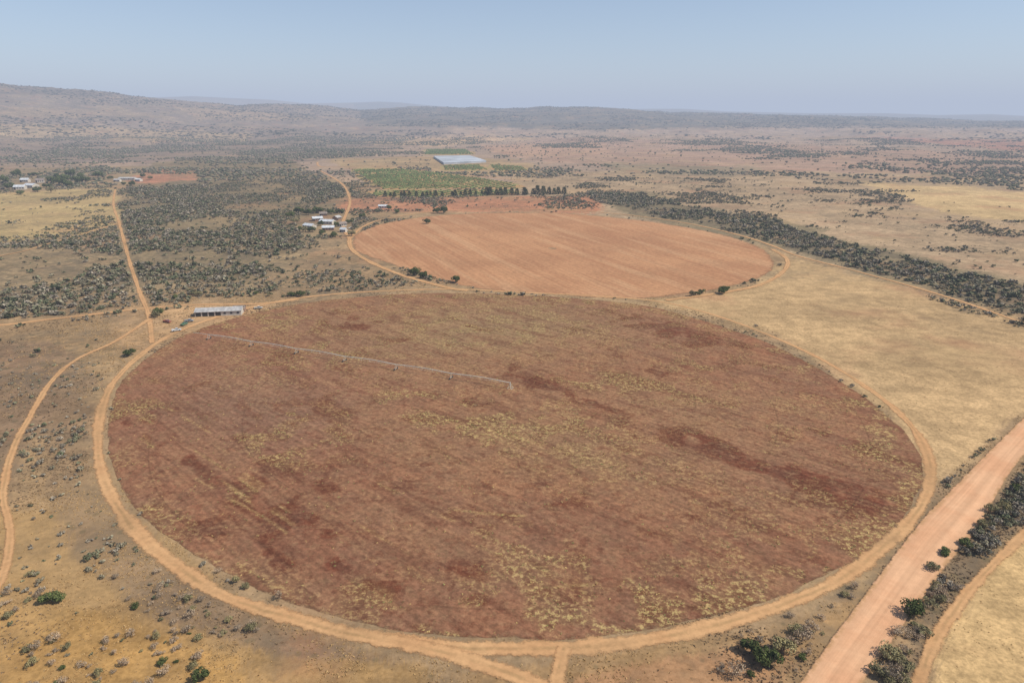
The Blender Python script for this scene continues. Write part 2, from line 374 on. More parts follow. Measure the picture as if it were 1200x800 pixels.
def field_tone(X,Y,E):
    px,py=proj(X,Y,X*0)
    s=np.interp(py,[340,750],[5,24])
    wx=(fbm(X/25,Y/25,61,5)-.5)*3*s;wy=(fbm(X/25+9,Y/25,62,5)-.5)*1.2*s
    qx=px+wx;qy=py+wy
    ca,sa=math.cos(ROT),math.sin(ROT);al_=X*ca-Y*sa;ac=X*sa+Y*ca
    nA=fbm(al_/50,ac/12,71,5);nB=fbm(X/45,Y/45,72,5);nC=fbm(X/9,Y/9,73,5);nD=fbm(al_/30,ac/4,74,4)
    col=np.tile(np.array(lin(147,102,75)),(len(X),1))
    def mix(m,c):
        nonlocal col
        m=np.clip(m,0,1)[:,None];col=col*(1-m)+np.array(lin(*c))*m
    mix(sstep(.40,.60,nB)*.6,(136,100,76))
    def el(cx,cy,rx,ry,a=0):
        a=math.radians(a);dx=qx-cx;dy=qy-cy;u=(dx*math.cos(a)+dy*math.sin(a))/rx;v=(-dx*math.sin(a)+dy*math.cos(a))/ry;return np.exp(-(u*u+v*v))
    mix(el(290,480,150,70)*.75,(132,100,80));mix(el(560,385,150,38)*.85,(146,121,87));mix(el(640,520,160,45,15)*.7,(146,115,83))
    mix(el(750,650,190,60)*.65,(130,93,71));mix(el(800,480,130,34,15)*.6,(144,113,83));mix(el(500,520,90,30)*.5,(142,108,80))
    mix(el(330,610,170,55,30)*.6,(128,85,64));mix(el(900,470,110,30,20)*.5,(146,109,81))
    P=[(625,450,58,9,17,1.05),(700,475,70,9,17,.85),(425,382,60,9,14,1.),(390,372,30,5,12,.7),(790,392,85,13,14,.9),(850,425,60,8,18,.6),(775,438,34,6,10,.7),(840,525,90,13,17,1.1),(930,556,110,14,14,1.1),(1015,590,50,14,12,1.0),(960,600,60,8,10,.7),
       (210,535,50,14,34,.95),(255,560,40,12,34,.85),(340,600,80,22,32,1.0),(400,665,34,13,0,1.15),(320,655,40,12,30,.95),(520,655,70,18,20,.85),(560,700,60,12,5,.7),(460,610,60,14,20,.8),(150,500,24,14,40,.7),(470,690,50,12,10,.85),(700,410,50,6,12,.6),(640,600,60,12,10,.55),(540,560,60,10,20,.5),(980,510,50,8,15,.6),(560,470,40,6,12,.5),(250,620,40,12,30,.7)]
    m=np.zeros(len(X))
    for cx,cy,rx,ry,a,w in P: m=np.maximum(m,el(cx,cy,rx,ry,a)*w)
    q=m*.62+(nA-.5)*.85+(nC-.5)*1.5+.13
    mix(sstep(.44,.64,q)*.85,(108,61,44));mix(sstep(.72,.88,q)*.55,(84,48,37))
    q=nA*.5+nC*.5;mix(sstep(.55,.63,q)*.6,(110,66,49));mix(sstep(.45,.38,q)*.3,(156,120,88))
    w=.12+.7*sstep(.53,.66,nA*.5+fbm(X/50,Y/50,91,4)*.5)+.55*el(600,380,180,34)+.5*el(680,510,160,45,15)+.4*el(900,450,150,45,20)+.3*el(330,420,130,34)
    w+=1.0*np.exp(-(E/9)**2)*(.35+.65*(qx>560))+1.0*el(1005,650,60,20,-35)+.4*el(150,480,30,30)+.4*el(880,640,140,40,-20)
    w*=sstep(.42,.58,nC);w*=(1-.7*np.clip(m,0,1))
    lines=[((150,478),(260,548),(340,600)),((185,470),(250,510)),((190,540),(300,600),(400,668)),((255,560),(340,612)),((350,640),(470,715)),((470,588),(560,601),(650,607)),((605,690),(730,682)),((700,560),(820,590)),((560,500),(700,540)),((240,640),(330,690)),((520,470),(590,505)),((760,460),(900,500)),((860,560),(960,600)),((560,640),(640,670)),((160,510),(230,560)),((380,590),(480,650)),((430,560),(560,625))]
    ln_=np.zeros(len(X));jx=px+wx*.08;jy=py+wy*.08
    for L in lines:
        for (x1,y1),(x2,y2) in zip(L,L[1:]):
            dx,dy=x2-x1,y2-y1;t=np.clip(((jx-x1)*dx+(jy-y1)*dy)/(dx*dx+dy*dy),0,1);dd=np.hypot(jx-x1-t*dx,jy-y1-t*dy);ln_=np.maximum(ln_,np.exp(-(dd/np.interp(jy,[450,740],[1.0,1.8]))**2))
    ll=el(290,590,190,70,30)+.4*el(600,600,300,90,10)
    ln2=ll*sstep(.64,.72,nD)
    lw=np.clip(ln_*.7+ln2*.35,0,1)*sstep(.46,.60,nC)
    mix(lw*.5,(184,148,100));w=np.clip(w+lw*.6,0,1)
    mix(w*.22,(158,132,90))
    return col,w
FC,FW=field_tone(FV[:,0],FV[:,1],FE)
colattr(f1.data,'tone',FC);fattr(f1.data,'weed',FW)
# second field
g=G('orange_ploughed_soil')
ang=math.atan2(304,130)
rp=g.map(g.pos,(1,1,1),ang);edge=g.attr('edge','Fac')
sepn=g.n('ShaderNodeSeparateXYZ');g.set(sepn.inputs[0],rp)
yy=g.math('ADD',sepn.outputs[1],g.math('MULTIPLY',g.noise(g.map(rp,(.15,.6,1)),.012,3),28))
r1=g.math('SINE',g.math('MULTIPLY',yy,2*math.pi/5.0));r2=g.math('SINE',g.math('MULTIPLY',yy,2*math.pi/14));
st=g.map(rp,(.08,1,1))
c=g.mix(g.ramp(g.noise(g.pos,.008,5,.6),.38,.62),lin(184,137,100),lin(168,123,90))
c=g.mix(g.ramp(g.noise(st,.05,5,.6),.5,.60,0,.38),c,lin(196,156,118))
c=g.mix(g.ramp(g.noise(g.map(st,loc=(7,30,0)),.10,5,.6),.5,.60,0,.32),c,lin(156,108,78))
c=g.mix(g.ramp(g.noise(g.map(g.pos,loc=(7,30,0)),.03,6,.7),.52,.62,0,.3),c,lin(162,124,92))
k=g.math('ADD',1.0,g.math('ADD',g.math('MULTIPLY',r1,.04),g.math('MULTIPLY',r2,.02)))
k=g.math('MULTIPLY',k,g.ramp(g.noise(g.pos,.3,6,.7),.36,.64,.86,1.12))
c=g.mul(c,k)
al=g.ramp(g.math('ADD',edge,g.math('MULTIPLY',g.noise(g.pos,.12,6,.75),18)),7,12)
sheet('field',FIELD2,.06,g.fin(c,g.bump(g.noise(g.pos,.6,5,.7),.5,.25),al),'round orange ploughed field with furrow lines',2,1.5)
g=G('orchard_floor');c=g.mul(g.mix(g.ramp(g.noise(g.pos,.03,5),.42,.58),lin(152,140,94),lin(172,134,94)),g.ramp(g.noise(g.pos,.3,5),.3,.7,.85,1.15));OF=g.fin(c)
for n_,(p,_) in enumerate(ORCH):
    sheet('field',p,.06,OF,'orchard block with green rows on brown soil',3+n_,.5)
# ---------- tracks
def trackmat(name,c1,c2,grass,centre=True):
    g=G(name);uv=g.n('ShaderNodeUVMap').outputs[0];s=g.n('ShaderNodeSeparateXYZ');g.set(s.inputs[0],uv)
    wob=g.math('MULTIPLY',g.math('SUBTRACT',g.noise(g.pos,.12,4),.5),.2 if centre else .05)
    u=g.math('ABSOLUTE',g.math('ADD',g.math('SUBTRACT',s.outputs[0],.5),wob))
    c=g.mix(g.ramp(g.noise(g.pos,.06,5,.6),.38,.62),c1,c2)
    if centre:
        cen=g.math('MULTIPLY',g.ramp(u,.02,.12,1,0),g.ramp(g.noise(g.pos,.05,7,.75),.46,.56,.0,.8));c=g.mix(g.math('MULTIPLY',cen,.6),c,grass)
        rut=g.ramp(g.math('ABSOLUTE',g.math('SUBTRACT',u,.19)),.03,.12,1.03,.97)
    else:
        rut=g.math('ADD',g.ramp(g.math('ABSOLUTE',g.math('SUBTRACT',u,.17)),.02,.09,1.07,.97),g.ramp(g.noise(g.map(uv,(14,.012,1)),1.0,4),.3,.7,-.07,.07))
    k=g.math('MULTIPLY',rut,g.ramp(g.noise(g.pos,.5,7,.75),.35,.65,.90 if centre else .95,1.10 if centre else 1.05))
    c=g.mul(c,k)
    if not centre: c=g.mix(g.math('MULTIPLY',g.ramp(u,.34,.46,0,1),g.ramp(g.noise(g.pos,.3,6,.75),.42,.58)),c,lin(180,140,100))
    e=g.math('SUBTRACT',.5,u)
    if centre:
        a=g.ramp(g.math('ADD',e,g.math('MULTIPLY',g.noise(g.pos,.3,8,.82),.90)),.50,.70)
        a=g.math('MULTIPLY',a,g.ramp(g.noise(g.pos,.03,5,.7),.36,.5,.72,1.0))
    else: a=g.ramp(g.math('ADD',e,g.math('MULTIPLY',g.noise(g.pos,.35,8,.8),.14)),.07,.12)
    return g.fin(c,g.bump(g.noise(g.pos,1.2,5,.7),.4,.1),a)
TM=trackmat('sandy_track',lin(200,157,112),lin(190,146,103),lin(160,130,90))
RM=trackmat('red_gravel_road',lin(208,158,120),lin(214,168,130),lin(160,110,80),False)
def ribbon(name,Lf,Rt,z,mat,label,cat):
    n=len(Lf);us=[0,.25,.5,.75,1];V=[];U=[]
    mid=(Lf+Rt)/2;s=np.concatenate([[0],np.cumsum(np.hypot(*np.diff(mid,axis=0).T))])
    for u in us:
        q=Lf*(1-u)+Rt*u;V.append(np.column_stack([q,np.full(n,z)]));U.append(np.column_stack([np.full(n,u),s]))
    V=np.vstack(V);U=np.vstack(U);f=[]
    for a in range(4):
        for b in range(n-1): f.append((a*n+b,(a+1)*n+b,(a+1)*n+b+1,a*n+b+1))
    f=np.array(f);v=V[f[0]]
    if np.cross(v[1]-v[0],v[2]-v[0])[2]<0:f=f[:,::-1]
    ob=mk(name,V,f,mat=mat);uvl=ob.data.uv_layers.new(name='UVMap')
    li=np.zeros(len(ob.data.loops),np.int32);ob.data.loops.foreach_get('vertex_index',li)
    uvl.data.foreach_set('uv',U[li].astype(np.float32).ravel())
    tag(ob,label,cat,'structure')
for ti,(p,w) in enumerate(TRACKS):
    P=cr(world(p),14);T=np.gradient(P,axis=0);T/=np.hypot(*T.T)[:,None]+1e-9;Nn=np.column_stack([-T[:,1],T[:,0]])
    ww=np.full(len(P),wid(w)*1.3)
    if isinstance(w,tuple): ww=ww*np.interp(P[:,1],[130,240,330,460],[1.05,.9,.72,.8])*np.where((P[:,0]>20)&(P[:,1]>250),.75,1.)
    wv=(ww*(1+(fbm(P[:,0]/15,P[:,1]/15,ti,3)-.5)*.8))[:,None]
    ribbon('dirt_track',P+Nn*wv/2,P-Nn*wv/2,.10+.02*ti,TM,'sandy farm track with twin wheel ruts','track')
ribbon('road',RL,RR,.46,RM,'wide straight pinkish red gravel road','road')

# ---------- foliage templates
def leafcloud(n,size,seed,clumps=9,flat=.72,width=1.0):
    r=np.random.default_rng(seed);C=[]
    for i in range(clumps):
        a=r.uniform(0,2*math.pi);d=math.sqrt(r.uniform(0,1))*.36
        zc=.28+.28*r.uniform(0,1)*(1-d*1.2);C.append((d*math.cos(a),d*math.sin(a),zc,r.uniform(.11,.24)))
    C=np.array(C);ci=r.integers(0,clumps,n);v=r.normal(size=(n,3));v/=np.linalg.norm(v,axis=1)[:,None]
    rad=C[ci,3]*r.uniform(.45,1.05,n)**.6
    cen=C[ci,:3]+v*rad[:,None]*np.array([1,1,.85]);cen[:,2]=np.maximum(cen[:,2],.04)
    a=r.normal(size=(n,3));a=a-(a*v).sum(1)[:,None]*v*.6;a/=np.linalg.norm(a,axis=1)[:,None]
    b=np.cross(a,v+r.normal(size=(n,3))*.5);b/=np.linalg.norm(b,axis=1)[:,None]
    s=size*r.uniform(.6,1.3,n)[:,None]
    V=np.stack([cen-a*s-b*s*.7,cen+a*s-b*s*.5,cen+a*s*.8+b*s*.8,cen-a*s*.7+b*s*.6],1).reshape(-1,3)
    V[:,2]*=flat/.72
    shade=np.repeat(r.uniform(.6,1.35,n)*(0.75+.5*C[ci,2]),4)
    return V,np.arange(4*n).reshape(-1,4),shade
def foliage_mat(name,c,var=.25):
    g=G(name)
    oi=g.n('ShaderNodeObjectInfo');sh=g.attr('shade','Fac')
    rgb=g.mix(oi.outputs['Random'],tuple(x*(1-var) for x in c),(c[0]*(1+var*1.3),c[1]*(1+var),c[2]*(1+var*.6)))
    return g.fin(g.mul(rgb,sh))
MG=foliage_mat('evergreen_leaves',(.105,.13,.05));MO=foliage_mat('olive_leaves',(.28,.25,.135));MB=foliage_mat('dry_winter_twigs',(.42,.33,.24))
MC=foliage_mat('windbreak_needles',(.065,.085,.04))
BARK=simple('grey_brown_bark',(.20,.16,.12),.9,0,.3,3)
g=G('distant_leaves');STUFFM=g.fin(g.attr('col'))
def trunkmesh(seed,h=.36):
    r=random.Random(seed);V=[];Fc=[]
    def tube(p,q,r0,r1,k=6):
        d=(Vector(q)-Vector(p)).normalized();a=d.orthogonal().normalized();b=d.cross(a);o=len(V)
        for c,rr in((p,r0),(q,r1)):
            for t in range(k):
                an=2*math.pi*t/k;V.append(Vector(c)+a*math.cos(an)*rr+b*math.sin(an)*rr)
        for t in range(k): Fc.append((o+t,o+(t+1)%k,o+k+(t+1)%k,o+k+t))
    tube((0,0,-.02),(.01,0,h*.45),.035,.026)
    for i in range(6):
        a=2*math.pi*i/6+r.uniform(-.4,.4);d=r.uniform(.14,.28)
        m=(math.cos(a)*d*.5,math.sin(a)*d*.5,h*.85);e=(math.cos(a)*d,math.sin(a)*d,h*1.25+r.uniform(0,.15))
        tube((.01,0,h*.42),m,.02,.013,5);tube(m,e,.013,.005,4)
    me=bpy.data.meshes.new('trunk');me.from_pydata([tuple(v) for v in V],[],Fc);me.update();me.materials.append(BARK);return me
TR=[trunkmesh(i) for i in range(3)]
CR={}
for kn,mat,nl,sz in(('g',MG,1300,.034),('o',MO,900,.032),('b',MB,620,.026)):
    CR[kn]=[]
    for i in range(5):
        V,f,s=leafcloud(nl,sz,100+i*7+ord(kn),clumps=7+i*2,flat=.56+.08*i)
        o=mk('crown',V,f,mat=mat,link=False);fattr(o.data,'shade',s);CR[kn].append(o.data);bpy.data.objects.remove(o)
LAB={'g':'rounded dark green evergreen tree on dry grass','o':'olive green bushy thorn tree on dry ground','b':'leafless grey brown winter thorn bush'}
def put_tree(x,y,z,w,kind,idx,label=None,group='savanna trees and bushes'):
    e=bpy.data.objects.new('tree',None);e.empty_display_size=1;COL.objects.link(e);e.location=(x,y,z)
    e.rotation_euler=(0,0,random.uniform(0,6.28));s=w*random.uniform(.92,1.08);e.scale=(s,s*random.uniform(.75,1.2),s*random.uniform(.75,1.15))
    tag(e,label or LAB[kind],'tree',None,group)
    for nm,me in(('trunk',TR[idx%3]),('crown',CR[kind][idx%5])):
        o=bpy.data.objects.new(nm,me);COL.objects.link(o);o.parent=e
EXP=[(62,704,7.5,'g'),(153,417,8.5,'g'),(487,323,9,'g'),(497,326,8,'g'),(534,331,7,'g'),(815,346,7,'g'),(822,343,6,'g'),(847,344,8,'g'),(851,340,6,'g'),(810,347,5,'o'),
 (880,764,6.5,'g'),(901,782,7.5,'g'),(893,776,5,'g'),(917,765,5.5,'o'),(940,750,5.5,'b'),(925,757,5,'b'),(948,738,5,'b'),(933,742,4,'o'),(235,797,4,'g'),(862,790,4,'b'),(845,785,3.5,'b'),
 (187,369,8,'g'),(341,347,6,'g'),(352,347,7,'g'),(182,372,6,'o'),(225,345,6,'o'),(205,350,5,'g'),(300,345,5,'g'),(232,347,6,'o'),(316,347,5,'o'),
 (1108,650,5.5,'g'),(1133,640,5,'g'),(1093,668,4.5,'o'),(1152,618,5,'o'),(1068,720,5.5,'g'),(1080,742,5,'o'),(1052,742,4.5,'b'),(1040,770,5,'o'),(1030,790,4.5,'o'),(1045,795,5,'b'),(1120,690,4.5,'b'),
 (1160,600,5,'o'),(1175,598,4.5,'o'),(1190,575,4.5,'g')]
FARM=[(340,255,12,'g'),(350,250,14,'g'),(425,255,12,'g'),(500,262,11,'g'),(512,250,14,'g'),(520,250,12,'g'),(465,250,12,'g'),(455,246,11,'g'),(362,252,13,'g'),(372,250,13,'g'),(358,272,10,'o'),(392,278,11,'g'),(410,262,12,'g'),(378,275,10,'g'),(412,277,10,'o'),(388,251,12,'g'),(398,250,12,'g'),(345,262,12,'o'),(366,272,10,'g'),(394,266,8,'g'),(376,264.5,8,'g'),(352,270,10,'g'),
 (60,215,22,'g'),(75,212,24,'g'),(90,215,22,'g'),(100,214,22,'g'),(66,208,22,'g'),(12,222,20,'g'),(5,215,22,'g'),(115,208,20,'g'),(155,218,13,'g'),(130,210,16,'g'),(55,220,17,'g'),(70,218,22,'g'),(84,207,22,'g'),(20,208,20,'g'),(40,206,20,'g'),(168,208,15,'g'),(24,228,13,'g'),(176,211,13,'o'),(60,226,14,'o'),(95,208,20,'g'),(80,219,18,'g'),(44,225,14,'g'),(145,217,12,'g')]
cand=[]
for x,y,w,k_ in EXP+FARM:
    X0,Y0=gp(x,y);cand.append((X0,Y0,w,k_,0))
def scatter(r0,r1,area,halfaz=46):
    n=int(math.radians(2*halfaz)/2*(r1*r1-r0*r0)/area)
    r=np.sqrt(rng.uniform(r0*r0,r1*r1,n));a=np.radians(rng.uniform(-halfaz,halfaz,n))
    return r*np.sin(a),r*np.cos(a)
def accept(X,Y,clumpscale,mul=1.0,margin=2.0,soft=.0):
    Z=terrain(X,Y);px,py=proj(X,Y,Z)
    d=density(px,py,X,Y)
    strip=inpoly(px,py,STRIP)
    nz=.5+(fbm(X/clumpscale,Y/clumpscale,77,6)-.5)*1.15
    th=.5+(.5-d)*.36-soft
    p=np.where(d<.005,0,sstep(th-.04,th+.08,nz)*.95+.10*d)*mul
    ok=(rng.uniform(size=len(X))<p)&~inpoly(px,py,FIELD)&~inpoly(px,py,FIELD2)&~strip
    for q,_ in ORCH: ok&=~inpoly(px,py,q)
    bx=[(352,250,412,276),(222,350,320,376),(16,210,54,228),(125,204,232,216),(505,180,575,202),(165,372,232,398)]
    for b in bx: ok&=~((px>b[0])&(px<b[2])&(py>b[1])&(py<b[3]))
    idx=np.where(ok)[0];X,Y,Z,px,py,d=X[idx],Y[idx],Z[idx],px[idx],py[idx],d[idx]
    b=blocked(X,Y,margin);s=~b;return X[s],Y[s],Z[s],px[s],py[s],d[s]
# verge scrub beside the road
X,Y=scatter(115,520,3.2);px,py=proj(X,Y,X*0);s=inpoly(px,py,STRIP)&(rng.uniform(size=len(X))<sstep(.25,.48,fbm(X/18,Y/18,7,4)));X,Y=X[s],Y[s]
s=~blocked(X,Y,1.2);X,Y=X[s],Y[s]
for i in range(len(X)):
    u=random.random();cand.append((X[i],Y[i],random.uniform(1.4,3.8),'g' if u<.04 else ('o' if u<.32 else 'b'),math.hypot(X[i],Y[i])-60))
X,Y,Z,px,py,d=accept(*scatter(115,430,13),40,1.0,1.6)
w=rng.uniform(1.2,4.0,len(X))*np.where(d>.5,1.1,.8)
for i in range(len(X)):
    u=random.random();cand.append((X[i],Y[i],w[i],'g' if u<.08 else ('o' if u<.38 else 'b'),math.hypot(X[i],Y[i])-w[i]*25))
cand_near=sorted(cand,key=lambda c:c[4])
def inview(c):
    a,b=proj(np.array(c[0]),np.array(c[1]),np.array(0.));return -10<a<1210 and b<815
inv=[c for c in cand_near if inview(c)];oth=[c for c in cand_near if not inview(c)]
ind=inv[:264];rest=inv[264:]+oth
for i,c in enumerate(ind): put_tree(c[0],c[1],0,c[2],c[3],i)
def merge(name,tmpl,X,Y,Z,w,cols,mat,label,cat,zs=None):
    n=len(X);tid=rng.integers(0,len(tmpl),n);VV=[];FF=[];CC=[];o=0
    for t,(V,f,s) in enumerate(tmpl):
        k=np.where(tid==t)[0]
        if len(k)==0: continue
        a=rng.uniform(0,2*math.pi,len(k));ca,sa=np.cos(a)[:,None],np.sin(a)[:,None]
        x=V[None,:,0];y=V[None,:,1]
        sc=w[k][:,None];sx=rng.uniform(.8,1.25,len(k))[:,None]
        xx=(x*ca*sx-y*sa)*sc+X[k][:,None];yy=(x*sa*sx+y*ca)*sc+Y[k][:,None]
        zz=V[None,:,2]*sc*(zs if zs else 1)*rng.uniform(.8,1.15,len(k))[:,None]+Z[k][:,None]
        VV.append(np.stack([xx,yy,zz],-1).reshape(-1,3))
        nv=len(V);FF.append((f[None]+ (np.arange(len(k))*nv)[:,None,None]+o).reshape(-1,f.shape[1]));o+=nv*len(k)
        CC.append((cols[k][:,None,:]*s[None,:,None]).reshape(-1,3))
    ob=mk(name,np.vstack(VV),np.vstack(FF),mat=mat);colattr(ob.data,'col',np.vstack(CC));tag(ob,label,cat,'stuff');return ob
PAL=np.array([(.14,.15,.085),(.21,.20,.12),(.28,.245,.165),(.32,.27,.205),(.26,.225,.17)])
def pal(n,p,k_=1.0): 
    k=rng.choice(len(PAL),n,p=p);return PAL[k]*rng.uniform(.8,1.2,(n,1))*k_
L0=[leafcloud(150,.07,300+i,8) for i in range(4)]
L1=[leafcloud(34,.13,400+i,6,.6) for i in range(6)]
L3=[leafcloud(14,.2,500+i,4,.5) for i in range(5)]
def blob(seed):
    import bmesh
    r=random.Random(seed);bm=bmesh.new();bmesh.ops.create_icosphere(bm,subdivisions=1,radius=.5)
    for v in bm.verts: v.co*=r.uniform(.65,1.15)
    V=np.array([v.co for v in bm.verts]);V[:,2]=np.maximum(V[:,2]*.6+.2,-.02)
    f=np.array([[v.index for v in q.verts] for q in bm.faces]);bm.free()
    V2=V[f].reshape(-1,3);f2=np.arange(len(V2)).reshape(-1,3);s=np.repeat(np.array([r.uniform(.6,1.3) for _ in f]),3)
    return V2,f2,s
L2=[blob(i) for i in range(6)]
if rest:
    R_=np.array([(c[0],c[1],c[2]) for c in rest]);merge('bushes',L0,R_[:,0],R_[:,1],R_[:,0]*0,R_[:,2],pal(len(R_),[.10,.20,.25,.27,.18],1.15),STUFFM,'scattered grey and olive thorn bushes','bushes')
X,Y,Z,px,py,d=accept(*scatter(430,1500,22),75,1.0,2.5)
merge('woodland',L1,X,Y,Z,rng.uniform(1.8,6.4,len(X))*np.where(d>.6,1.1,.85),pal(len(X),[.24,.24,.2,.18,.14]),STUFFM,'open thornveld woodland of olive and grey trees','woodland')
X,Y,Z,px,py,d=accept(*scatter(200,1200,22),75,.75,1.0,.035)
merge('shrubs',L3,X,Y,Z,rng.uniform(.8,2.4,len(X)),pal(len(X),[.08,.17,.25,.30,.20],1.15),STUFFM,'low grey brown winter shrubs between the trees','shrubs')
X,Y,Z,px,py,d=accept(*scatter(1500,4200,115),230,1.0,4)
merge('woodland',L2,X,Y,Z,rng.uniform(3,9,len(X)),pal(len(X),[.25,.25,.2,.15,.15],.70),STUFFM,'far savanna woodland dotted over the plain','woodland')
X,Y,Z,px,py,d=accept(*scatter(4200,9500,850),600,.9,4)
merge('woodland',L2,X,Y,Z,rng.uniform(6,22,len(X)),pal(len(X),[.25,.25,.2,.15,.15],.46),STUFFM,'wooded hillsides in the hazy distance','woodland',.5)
# orchard rows
ox=[];oy=[]
for p,_ in ORCH:
    W=world(p);lo=W.min(0);hi=W.max(0)
    da=math.radians(68);dx=np.array([math.cos(da),math.sin(da)]);dy=np.array([-dx[1],dx[0]])
    c=(lo+hi)/2;L=np.hypot(*(hi-lo))/2
    A_,B_=np.meshgrid(np.arange(-L,L,4.5),np.arange(-L,L,14.0))
    q=c+A_.ravel()[:,None]*dx+B_.ravel()[:,None]*dy+rng.normal(0,.4,(A_.size,2))
    m=inpoly(q[:,0],q[:,1],[tuple(t) for t in W])&(rng.uniform(size=len(q))<.6+1.2*(fbm(q[:,0]/80,q[:,1]/80,3,3)-.25))
    ox.append(q[m,0]);oy.append(q[m,1])
ox=np.concatenate(ox);oy=np.concatenate(oy)
oc=np.array(((.13,.165,.06),))*(.7+.7*fbm(ox/70,oy/70,8,3))[:,None]*rng.uniform(.85,1.2,(len(ox),1))
merge('orchard_trees',L2,ox,oy,ox*0,rng.uniform(3.8,5.6,len(ox)),oc,STUFFM,'rows of green orchard trees','orchard trees')
def cyp(seed):
    r=np.random.default_rng(seed);n=420;z=r.uniform(.05,1,n);rad=.17*np.clip(1.15-z,0,1)**.6*r.uniform(.6,1.1,n);a=r.uniform(0,6.28,n)
    cen=np.column_stack([rad*np.cos(a),rad*np.sin(a),z]);q=r.normal(size=(n,3,3))*.035
    V=(cen[:,None,:]+q).reshape(-1,3);o=mk('crown',V,np.arange(3*n).reshape(-1,3),mat=MC,link=False);fattr(o.data,'shade',np.repeat(r.uniform(.6,1.4,n),3));m=o.data;bpy.data.objects.remove(o);return m
CY=[cyp(i) for i in range(3)]
for i,t in enumerate(np.linspace(0,1,36)):
    if i in(12,): continue
    x,y=gp(452+t*208+random.uniform(-2.5,2.5),230.5-3.0*t+random.uniform(-.3,.3))
    e=bpy.data.objects.new('tree',None);COL.objects.link(e);e.location=(x,y,0);s=random.uniform(9,14) if t>.55 else random.uniform(6,10);e.scale=(s*2.2,s*2.2,s)
    tag(e,'tall narrow dark green windbreak tree beside orchard','tree',None,'windbreak row of dark trees')
    for nm,me in(('trunk',TR[i%3]),('crown',CY[i%3])):
        o=bpy.data.objects.new(nm,me);COL.objects.link(o);o.parent=e
# ---------- grass tufts & field weeds
def tuft(seed,n=5):
    r=np.random.default_rng(seed);V=[];s=[]
    for i in range(n):
        a=r.uniform(0,6.28);d=r.uniform(0,.35);c=np.array([d*math.cos(a),d*math.sin(a),0]);b=r.uniform(0,6.28);w_=r.uniform(.15,.3)
        t=np.array([math.cos(b)*w_,math.sin(b)*w_,0]);up=np.array([r.normal()*.3,r.normal()*.3,r.uniform(.2,.45)])
        V+=[c-t,c+t,c+up];k=r.uniform(.85,1.15);s+=[k*.97,k*.97,k*1.06]
    return np.array(V),np.arange(3*n).reshape(-1,3),np.array(s)
TU=[tuft(i) for i in range(8)]
def tufts(r0,r1,area,name,label,size):
    X,Y=scatter(r0,r1,area,44);px,py=proj(X,Y,X*0)
    nz=fbm(X/14,Y/14,201,4);nb=fbm(X/60,Y/60,205,5)
    meadow=inpoly(px,py,MEADOW)|inpoly(px,py,STRAW)
    p=np.clip((nz-.38)*4,0.05,1)*np.where(meadow,.15,1)
    ok=(rng.uniform(size=len(X))<p)&~inpoly(px,py,FIELD)&~inpoly(px,py,FIELD2)
    X,Y,nz,nb,meadow,px,py=X[ok],Y[ok],nz[ok],nb[ok],meadow[ok],px[ok],py[ok]
    b=~blocked(X,Y,0.0);X,Y,nz,nb,meadow,px,py=X[b],Y[b],nz[b],nb[b],meadow[b],px[b],py[b]
    dd=density(px,py,X,Y)
    straw=np.array(lin(182,150,104));grey=np.array(lin(132,112,90));m=np.clip((nb-.48)*8+dd*1.2-.2+rng.normal(0,.25,len(X)),0,1)*np.where(meadow,.1,1)
    c=(straw*(1-m[:,None])+grey*m[:,None])*rng.uniform(.88,1.12,(len(X),1))
    merge(name,TU,X,Y,X*0,rng.uniform(.5,1.1,len(X))*size*np.where(meadow,.7,1)*(1+.3*m),c,STUFFM,label,'grass')
tufts(112,300,.6,'grass','tufts of dry straw and grey winter grass',.65)
tufts(300,520,2.4,'grass','dry grass tufts around the farm tracks',1.0)
X,Y=scatter(118,480,1.2,42);px,py=proj(X,Y,X*0)
ok=inpoly(px,py,FIELD);X,Y=X[ok],Y[ok]
E=np.full(len(X),50.)
_,wv=field_tone(X,Y,E)
ok=rng.uniform(size=len(X))<np.clip(wv*.65,0.03,.7);X,Y,wv=X[ok],Y[ok],wv[ok]
c=np.where(rng.uniform(size=(len(X),1))<.55,np.array([lin(198,170,112)]),np.array([lin(152,146,92)]))*rng.uniform(.75,1.2,(len(X),1))
merge('weeds',TU,X,Y,X*0+.06,rng.uniform(.3,.8,len(X)),c,STUFFM,'yellow green weeds growing in the fallow field','weeds')
# ---------- buildings
MW=simple('whitewashed_wall',(.50,.45,.38),.9,0,.15,.8);MR1=simple('silver_corrugated_roof',(.58,.59,.60),.5,.0,.2,.4);MR2=simple('weathered_grey_roof',(.42,.40,.38),.6,0,.25,.4)
MR3=simple('rusty_brown_roof',(.24,.19,.16),.7,0,.25,.4)
MD=simple('dark_opening',(.04,.035,.03),.8);MGL=simple('window_glass',(.05,.06,.08),.15);MBR=simple('brown_brick_wall',(.28,.17,.11),.9,0,.15,1.)
def box(x0,x1,y0,y1,z0,z1):
    V=[(x0,y0,z0),(x1,y0,z0),(x1,y1,z0),(x0,y1,z0),(x0,y0,z1),(x1,y0,z1),(x1,y1,z1),(x0,y1,z1)]
    return V,[(0,3,2,1),(4,5,6,7),(0,1,5,4),(1,2,6,5),(2,3,7,6),(3,0,4,7)]
def boxes(bs):
    V=[];Fc=[]
    for b in bs:
        v,f=box(*b);o=len(V);V+=v;Fc+=[tuple(i+o for i in q) for q in f]
    return V,Fc
